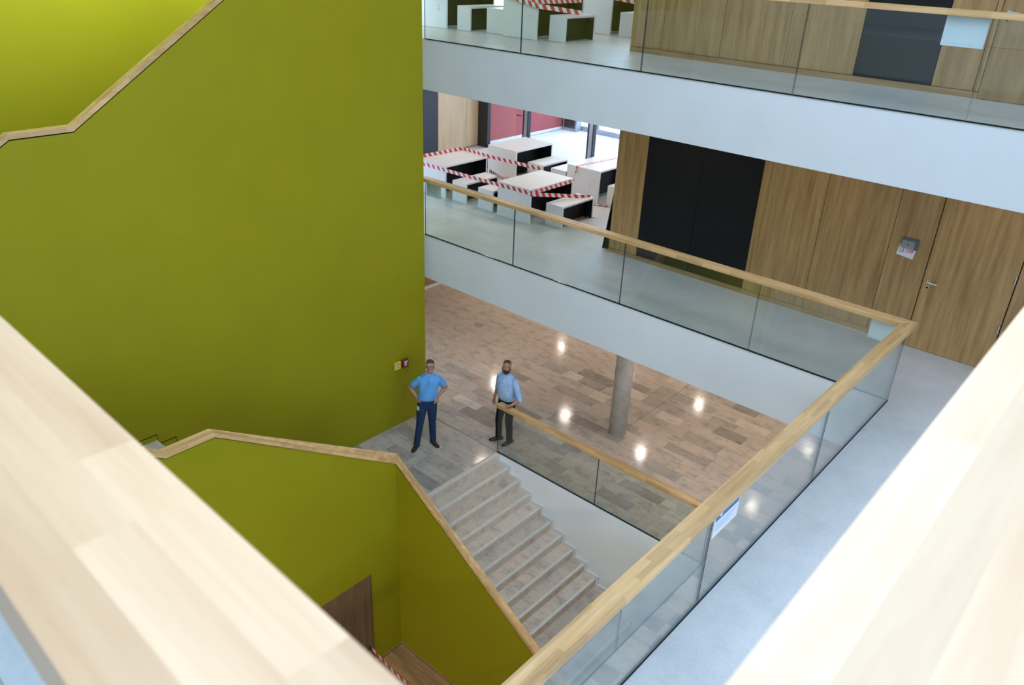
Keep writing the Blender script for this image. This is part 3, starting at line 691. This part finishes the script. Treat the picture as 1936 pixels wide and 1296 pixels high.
# ------------------------------------------------------------------ barrier tape
def tape(label, pts, wd=.075, flat=(), sag=0.0):
    """ribbon through pts (x,y,z of its middle); vertical unless the segment is listed in flat"""
    P = [Vector(p) for p in pts]; Q = []
    for i in range(len(P)-1):
        n = max(2, int((P[i+1]-P[i]).length/.12))
        for k in range(n+(i == len(P)-2)):
            s = k/n; p = P[i].lerp(P[i+1], s); p.z -= sag*4*s*(1-s)*(P[i+1]-P[i]).length; Q.append((p, i))
    vs, fs, uv, l = [], [], [], 0
    for k, (p, i) in enumerate(Q):
        if k: l += (p-Q[k-1][0]).length
        d = (P[i+1]-P[i]).normalized()
        side = Vector((-d.y, d.x, 0)).normalized() if i in flat else (Vector((0, 0, 1))-d*d.z).normalized()
        vs += [tuple(p-side*wd/2), tuple(p+side*wd/2)]; uv += [(l, 0), (l, wd)]
        if k: a = 2*k; fs.append((a-2, a, a+1, a-1))
    o = mesh('barrier_tape', vs, fs, 'barrier_tape'); lay = o.data.uv_layers.new(name='UVMap')
    for lp in o.data.loops: lay.data[lp.index].uv = uv[lp.vertex_index]
    so = o.modifiers.new('thickness', 'SOLIDIFY'); so.thickness = .0012
    return tag(o, label, 'tape', 'red and white barrier tapes')
h1 = L1+.69
tape('striped tape stretched along the front ends of the middle hall tables and round a corner', [(-12.72, 11.46, h1-.07), (-11.74, 11.465, h1-.075), (-9.435, 11.475, h1-.055), (-9.435, 12.83, h1-.05)])
tape('striped tape running from the front table corner down to the bench by the oak wall', [(-9.44, 11.47, h1-.075), (-9.22, 12.2, L1+.50), (-8.93, 12.72, L1+.435)])
tape('striped tape lying over the table beside the green wall and reaching the front table', [(-12.60, 11.50, h1+.04), (-12.55, 12.77, h1+.035), (-11.72, 12.72, h1+.03), (-10.30, 12.84, h1+.01)])
tape('short striped tape drooping low behind the front table of the middle hall', [(-11.72, 12.78, h1-.30), (-10.9, 12.3, h1-.22), (-10.31, 11.86, h1-.02)])
tape('striped tape draped over the table before the terrace post', [(-9.47, 12.84, h1-.03), (-9.99, 13.61, h1-.12), (-10.0, 13.68, h1+.006), (-9.93, 14.3, h1+.006), (-9.86, 14.98, h1+.006)], flat=(2, 3, 4))
tape('scrap of striped tape on the floor by the leaning board', [(-9.40, 13.50, L1+.012), (-9.25, 13.60, L1+.03), (-9.1, 13.64, L1+.012)], .06, (0, 1))
tape('scrap of striped tape on the floor under the bench end', [(-9.02, 12.50, L1+.012), (-8.93, 12.80, L1+.02), (-8.84, 12.86, L1+.012)], .05, (0, 1))
h2 = L2+.69
tape('striped tape fixed high across two top floor tables', [(-11.30, 11.10, h2+.0), (-10.05, 11.17, h2-.02), (-9.26, 11.17, h2-.075), (-9.255, 12.4, h2-.08)])
tape('striped tape dropping from the top floor table onto the lone bench', [(-10.6, 11.14, h2+.10), (-9.24, 11.16, h2-.14), (-8.85, 11.9, L2+.45)])
tape('striped tape strung behind the lone bench toward the top floor oak wall', [(-9.24, 11.9, h2-.02), (-8.9, 12.6, h2+.02), (-7.9, 12.9, h2-.10), (-7.52, 12.6, h2-.10)])
tape('striped tape tied to the basement door handle and strung over the parquet', [(-8.155, 6.17, -2.50), (-7.6, 6.23, -2.74), (-6.9, 6.3, -2.85), (-6.0, 6.4, -2.80)], .07, (), .02)

# ---- people marker

# ------------------------------------------------------------------ people
V = Vector
class Clay:
    """collects closed shapes; grow() unites them into one continuous skin"""
    def __init__(s): s.v, s.f = [], []
    def add(s, rings, caps=True):
        k0 = len(s.v); n = len(rings[0])
        for r_ in rings: s.v += [tuple(p) for p in r_]
        for i in range(len(rings)-1):
            for j in range(n): s.f.append((k0+i*n+j, k0+i*n+(j+1) % n, k0+(i+1)*n+(j+1) % n, k0+(i+1)*n+j))
        s.f.append(tuple(k0+j for j in range(n))[::-1]); s.f.append(tuple(k0+(len(rings)-1)*n+j for j in range(n)))
    def cap(s, p0, p1, r0, r1=None, n=12, flat=0):
        p0, p1 = V(p0), V(p1); r1 = r0 if r1 is None else r1; d = (p1-p0)
        if d.length < 1e-6: d = V((0, 0, 1e-4))
        d.normalize(); a = d.orthogonal().normalized(); b_ = d.cross(a); rings = []
        for p, r_, s0, s1 in ((p0, r0, -80, 0), (p1, r1, 0, 80)):
            for q in range(1 if flat and s0 == 0 else 5):
                t_ = math.radians(s0+(s1-s0)*q/4); c = p+d*r_*math.sin(t_); rr = r_*math.cos(t_)
                rings.append([c+rr*(math.cos(2*PI*j/n)*a+math.sin(2*PI*j/n)*b_) for j in range(n)])
        s.add(rings); return s
    def chain(s, pts, rs):
        for i in range(len(pts)-1): s.cap(pts[i], pts[i+1], rs[i], rs[i+1])
        return s
    def ell(s, c, r, X=None, n=14):
        rings = []
        for q in range(9):
            t_ = math.radians(-84+168*q/8); rings.append([V(c)+V((r[0]*math.cos(t_)*math.cos(2*PI*j/n), r[1]*math.cos(t_)*math.sin(2*PI*j/n), r[2]*math.sin(t_))) for j in range(n)])
        s.add(rings); return s
    def loft(s, rings, n=24, e=2.4):
        R = []
        for z, cx, cy, rx, ry in rings:
            L_ = []
            for j in range(n):
                t_ = 2*PI*j/n; c, q = math.cos(t_), math.sin(t_)
                L_.append(V((cx+rx*math.copysign(abs(c)**(2/e), c), cy+ry*math.copysign(abs(q)**(2/e), q), z)))
            R.append(L_)
        s.add(R); return s
    def moved(s, mx):
        s.v = [tuple(mx @ V(p)) for p in s.v]; return s
    def merge(s, o):
        k = len(s.v); s.v += o.v; s.f += [tuple(k+i for i in f) for f in o.f]; return s
    def grow(s, name, mname, parent, mx, voxel, it=4, fac=.5):
        me = bpy.data.meshes.new('clay'); me.from_pydata(s.v, [], s.f); me.update()
        o = bpy.data.objects.new('clay', me); C.objects.link(o)
        rm = o.modifiers.new('r', 'REMESH'); rm.mode = 'VOXEL'; rm.voxel_size = voxel; rm.use_smooth_shade = True
        sm = o.modifiers.new('s', 'SMOOTH'); sm.factor = fac; sm.iterations = it
        dg = bpy.context.evaluated_depsgraph_get(); dg.update()
        out = bpy.data.meshes.new_from_object(o.evaluated_get(dg)); bpy.data.objects.remove(o); out.name = name
        out.transform(Matrix.Translation(-org(parent)) @ mx); out.materials.clear(); out.materials.append(M[mname])
        out.polygons.foreach_set('use_smooth', [True]*len(out.polygons))
        return link(name, out, parent)

def hand(cl, wrist, fdir, pnorm, curl, thumb_sign, tcurl=.5, size=1.0, spread=.10):
    """palm, four bent fingers of unequal length and a thumb leaving the side of the palm.
    fdir: towards the fingers, pnorm: out of the palm, thumb_sign: which side the thumb is on"""
    f = V(fdir).normalized(); p = V(pnorm); p = (p-f*p.dot(f)).normalized(); s_ = f.cross(p)*thumb_sign
    W = V(wrist); S = size
    cl.cap(W-f*.02, W+f*.02*S, .024*S, .026*S)
    lens = (.072, .080, .075, .058); offs = (.030, .010, -.010, -.029)
    for i in range(4):
        k = W+f*(.088-.004*abs(i-1))*S+s_*offs[i]*S
        cl.cap(W+f*.012*S+s_*offs[i]*.55*S, k, .0155*S, .0125*S)
        a = k; ang = 0; r_ = .0098*S
        for seg, (fr, cw) in enumerate(((.45, .9), (.32, 1.15), (.23, .8))):
            ang += curl*cw; d = (f*math.cos(ang)+p*math.sin(ang)+s_*spread*(1.2-i*.8)*(.6 if seg == 0 else .2)).normalized()
            b_ = a+d*lens[i]*fr*S; cl.cap(a, b_, r_, r_*.9); a = b_; r_ *= .9
    t0 = W+f*.022*S+s_*.022*S; d1 = (f*.62+s_*.75+p*.25*tcurl).normalized(); t1 = t0+d1*.042*S
    d2 = (f*.85+s_*(.45-.5*tcurl)+p*.45*tcurl).normalized(); t2 = t1+d2*.032*S; t3 = t2+(d2+p*.4*tcurl).normalized()*.025*S
    cl.cap(t0-d1*.012, t1, .0155*S, .0125*S); cl.cap(t1, t2, .012*S, .0105*S); cl.cap(t2, t3, .0105*S, .009*S)

def person(label, base, deg, P):
    t = thing('person', (*base, 0), label, 'person')
    mx = Matrix.Translation((*base, 0)) @ Matrix.Rotation(math.radians(deg), 4, 'Z') @ Matrix.Scale(P['scale'], 4)
    J = P['J']
    H = Matrix.Translation(J['head']) @ Matrix.Rotation(math.radians(P['yaw']), 4, 'Z') @ Matrix.Rotation(math.radians(P.get('tilt', 0)), 4, 'Y') @ Matrix.Rotation(-math.radians(P['pitch']), 4, 'X')
    # ---- body: head, neck, trunk, arms, hands and legs in one skin
    hd = Clay()
    hd.ell((0, .012, .125), (.075, .094, .090)).ell((0, -.028, .078), (.061, .064, .088)).ell((0, -.042, .026), (.047, .046, .036)).ell((0, -.074, .010), (.021, .018, .017))
    hd.cap((0, -.090, .094), (0, -.111, .062), .008, .0125).cap((-.014, -.096, .060), (.014, -.096, .060), .008)
    hd.cap((-.036, -.079, .108), (.036, -.079, .108), .0115)
    for s in (-1, 1):
        hd.ell((s*.036, -.064, .060), (.024, .024, .022)); hd.ell((s*.077, .004, .078), (.010, .021, .032))
    hd.moved(H)
    b = Clay().merge(hd)
    b.cap(V(J['neck'])+V((0, .005, -.03)), H @ V((0, .008, .045)), .060, .056)
    b.loft([(z, cx, cy, rx*.86, ry*.86) for z, cx, cy, rx, ry in P['torso']])
    for s in ('r', 'l'):
        b.chain([J['sh_'+s], J['el_'+s], J['wr_'+s]], [.048, .040, .028])
        m_ = V(J['el_'+s]).lerp(V(J['wr_'+s]), .3); b.ell(m_, (.041, .041, .05))
        hand(b, J['wr_'+s], *P['hand_'+s])
        b.chain([J['hip_'+s], J['kn_'+s], J['an_'+s]], [.075, .05, .034]); 
        d = P['toe_'+s]; b.cap(V(J['an_'+s])*1.0, V(J['an_'+s])+V((d[0]*.05, d[1]*.05, -.045)), .028, .022)
    b.grow('body', P['skin'], t, mx, .0052, 3)
    # ---- shirt
    sh = Clay().loft(P['torso'])
    for s in ('r', 'l'):
        a, e, w_ = V(J['sh_'+s]), V(J['el_'+s]), V(J['wr_'+s])
        if P['sleeve'] < 1: sh.cap(a, a.lerp(e, P['sleeve']), .062, .073, flat=1)
        else: sh.cap(a, e, .062, .058); sh.cap(e, e.lerp(w_, P['sleeve']-1), .058, .054, flat=1); sh.cap(e.lerp(w_, P['sleeve']-1.10), e.lerp(w_, P['sleeve']-.98), .058, .059, flat=1)
    for (p0, p1, r_) in P['folds']: sh.cap(p0, p1, r_)
    so = sh.grow('shirt', P['shirt'], t, mx, .0085, 5)
    n_ = V(J['neck']); cr = Matrix.Translation(n_)
    for s in (-1, 1):
        cc = Clay().chain([(s*.058, .03, .030), (s*.062, -.01, .026), (s*.048, -.048, .006), (s*.016, -.078, -.030)], [.014, .0145, .0145, .009])
        cc.moved(cr).grow('collar', P['shirt'], so, mx, .005, 3)
    # ---- trousers, belt, shoes
    tr = Clay().loft(P['pelvis'])
    for s in ('r', 'l'):
        h_, k_, a_ = V(J['hip_'+s]), V(J['kn_'+s]), V(J['an_'+s]); m2 = k_.lerp(a_, .45); tr.chain([h_, h_.lerp(k_, .5), k_, m2], [.098, .086, .068, .064]); tq = V((*P['toe_'+s], 0)).normalized(); tr.cap(m2, a_+tq*.010+V((0, 0, -.030)), .064, P.get('cuff', .057), flat=1)
    tr.grow('trousers', P['trousers'], t, mx, .0085, 4)
    z, cx, cy, rx, ry = P['pelvis'][-1]
    Clay().loft([(z-.022, cx, cy, rx+.004, ry+.004), (z+.016, cx, cy, rx+.003, ry+.003)]).grow('belt', P['belt'], t, mx, .006, 2)
    for s in ('r', 'l'):
        a_ = V(J['an_'+s]); d = V((*P['toe_'+s], 0)).normalized(); q = V((-d.y, d.x, 0)); g0 = V((a_.x, a_.y, .001)); rings = []
        for u, w_, h_ in ((-.082, .014, .040), (-.074, .028, .062), (-.05, .037, .080), (-.01, .040, .092), (.04, .042, .080), (.09, .046, .060), (.14, .045, .047), (.175, .036, .038), (.193, .020, .028)):
            ring_ = []
            for k in range(16):
                c_, s_ = math.cos(2*PI*k/16), math.sin(2*PI*k/16)
                ring_.append(g0+d*u+q*w_*math.copysign(abs(c_)**.7, c_)*(1 if s_ < 0 else 1-.25*s_)+V((0, 0, h_*(.5+.5*math.copysign(abs(s_)**.8, s_)))))
            rings.append(ring_)
        c = Clay(); c.add(rings)
        so_ = mesh('shoe', [tuple(mx @ V(p)) for p in c.v], c.f, P['shoe'], t, None, True)
    # ---- hair, face details
    hr = Clay()
    for q in P['hair']: hr.ell(*q)
    hr.moved(H).grow('hair', P['hairmat'], t, mx, .005, 2)
    if P.get('beard'):
        bd = Clay().ell((0, -.046, .018), (.053, .050, .036)).ell((0, -.077, .004), (.030, .024, .026)).cap((-.026, -.098, .045), (.026, -.098, .045), .0075)
        for s in (-1, 1): bd.chain([(s*.073, -.004, .082), (s*.062, -.03, .045), (s*.043, -.058, .018)], [.006, .012, .021]).cap((s*.028, -.096, .043), (s*.030, -.086, .02), .009)
        bd.moved(H).grow('beard', 'beard', t, mx, .005, 2)
    for s in (-1, 1):
        e = Clay().ell((s*.031, -.0868, .0905), (.0100, .006, .0046)).moved(H).grow('eye', 'eye_white', t, mx, .0018, 1)
        Clay().ell((s*.031, -.0920, .0905), (.0046, .0022, .0044)).moved(H).grow('iris', 'iris', e, mx, .0018, 1)
        Clay().cap((s*.016, -.092, .111), (s*.046, -.082, .112), .0045).moved(H).grow('eyebrow', P['hairmat'], t, mx, .003, 1)
    Clay().ell((0, -.0905, .034), (.024, .0065, .0042)).moved(H).grow('lips', 'lips', t, mx, .003, 1)
    if P.get('spectacles'):
        g = Clay()
        for s in (-1, 1):
            ring_ = [V((s*.031+.025*math.cos(a), -.104+.006*abs(math.cos(a)), .090+.018*math.sin(a))) for a in [2*PI*k/14 for k in range(15)]]
            for k in range(14): g.cap(ring_[k], ring_[k+1], .0026, n=6)
            g.cap((s*.056, -.099, .094), (s*.082, .0, .090), .0024, n=6)
        g.cap((-.007, -.106, .094), (.007, -.106, .094), .0024, n=6)
        g.moved(H).grow('spectacles', 'gap_black', t, mx, .0022, 0)
    return t, mx

P1 = dict(scale=1.035, skin='skin', shirt='shirt_blue', trousers='jeans', belt='leather_brown', shoe='leather_brown', hairmat='hair_grey', yaw=-3, pitch=20, sleeve=.68, spectacles=1,
  J=dict(head=(.105, -.005, 1.555), neck=(.095, 0, 1.515), sh_r=(-.070, .005, 1.402), sh_l=(.250, .005, 1.407), el_r=(-.245, .105, 1.185), el_l=(.385, .105, 1.190),
         wr_r=(-.135, .015, 1.045), wr_l=(.250, .010, 1.055), hip_r=(-.035, 0, .90), hip_l=(.135, 0, .90), kn_r=(-.085, -.050, .50), kn_l=(.140, .010, .50), an_r=(-.145, -.045, .085), an_l=(.150, .075, .085)),
  toe_r=(-.43, -.90), toe_l=(.52, -.85),
  hand_r=((.42, -.80, -.42), (.8, .35, -.1), .28, -1, .2), hand_l=((-.30, -.85, -.42), (-.8, .35, -.1), .28, 1, .2),
  torso=[(1.010, .05, 0, .163, .116), (1.07, .055, -.004, .172, .126), (1.16, .065, -.006, .170, .128), (1.28, .078, -.004, .183, .128), (1.38, .088, 0, .196, .120), (1.440, .090, .004, .164, .100), (1.487, .093, .006, .112, .078), (1.525, .095, .004, .066, .060)],
  pelvis=[(.80, .05, 0, .10, .075), (.86, .05, .004, .158, .108), (.94, .05, .008, .172, .118), (1.025, .05, 0, .160, .113)],
  folds=[((.09, -.124, 1.46), (.055, -.120, 1.03), .007)],
  hair=[((0, .024, .148), (.078, .090, .076)), ((0, .052, .098), (.074, .064, .080)), ((0, -.02, .178), (.062, .062, .038))])
t, mx = person('man in bright blue short-sleeved shirt and jeans, hands on hips, wearing glasses', (-9.352, 8.592), 47.4, P1)
def oriented_box(name, c, s, mname, parent, mx, rot=(0, 0, 0)):
    vs = [tuple(mx @ (V(c)+Euler(rot).to_matrix() @ V(p))) for p in boxv(-s[0], s[0], -s[1], s[1], -s[2], s[2])]
    return mesh(name, vs, BF, mname, parent)
bdg = oriented_box('badge', (-.110, -.105, .875), (.027, .0015, .043), 'paper', t, mx, (0, 0, -.75)); oriented_box('strap', (-.112, -.103, .945), (.006, .0015, .032), 'gap_black', bdg, mx, (0, 0, -.75))

P2 = dict(scale=1.02, skin='skin_tan', shirt='shirt_pale', trousers='trousers_black', belt='leather_black', shoe='leather_black', hairmat='hair_brown', yaw=34, pitch=16, tilt=4, sleeve=1.22, beard=1, cuff=.060,
  J=dict(head=(.035, -.050, 1.545), neck=(.055, -.030, 1.505), sh_r=(-.125, -.02, 1.412), sh_l=(.252, -.035, 1.412), el_r=(-.205, .03, 1.150), el_l=(.445, -.115, 1.175),
         wr_r=(-.215, -.060, .935), wr_l=(.400, -.272, 1.108), hip_r=(-.025, -.02, .90), hip_l=(.145, -.02, .90), kn_r=(-.095, -.050, .50), kn_l=(.125, -.015, .50), an_r=(-.115, .0, .085), an_l=(.110, .055, .085)),
  toe_r=(-.60, -.80), toe_l=(-.12, -.99),
  hand_r=((.02, -.16, -1), (1, .1, 0), .35, 1, .5), hand_l=((-.45, -.75, -.12), (.05, -.1, -1), .55, -1, .6),
  torso=[(1.000, .06, -.015, .172, .132), (1.07, .062, -.022, .184, .146), (1.17, .063, -.026, .186, .148), (1.28, .064, -.026, .196, .142), (1.37, .064, -.024, .205, .128), (1.430, .062, -.022, .180, .106), (1.478, .058, -.022, .118, .082), (1.515, .055, -.026, .068, .062)],
  pelvis=[(.80, .06, -.01, .10, .075), (.86, .06, -.008, .162, .112), (.94, .06, -.006, .176, .124), (1.015, .06, -.012, .168, .128)],
  folds=[((.06, -.150, 1.42), (.05, -.158, 1.03), .007)],
  hair=[((0, .040, .150), (.077, .076, .072)), ((0, .058, .098), (.073, .060, .080)), ((0, .0, .185), (.058, .062, .030))])
person('bearded man in pale blue shirt and black trousers with one hand on the rail end', (-8.375, 9.745), 0, P2)
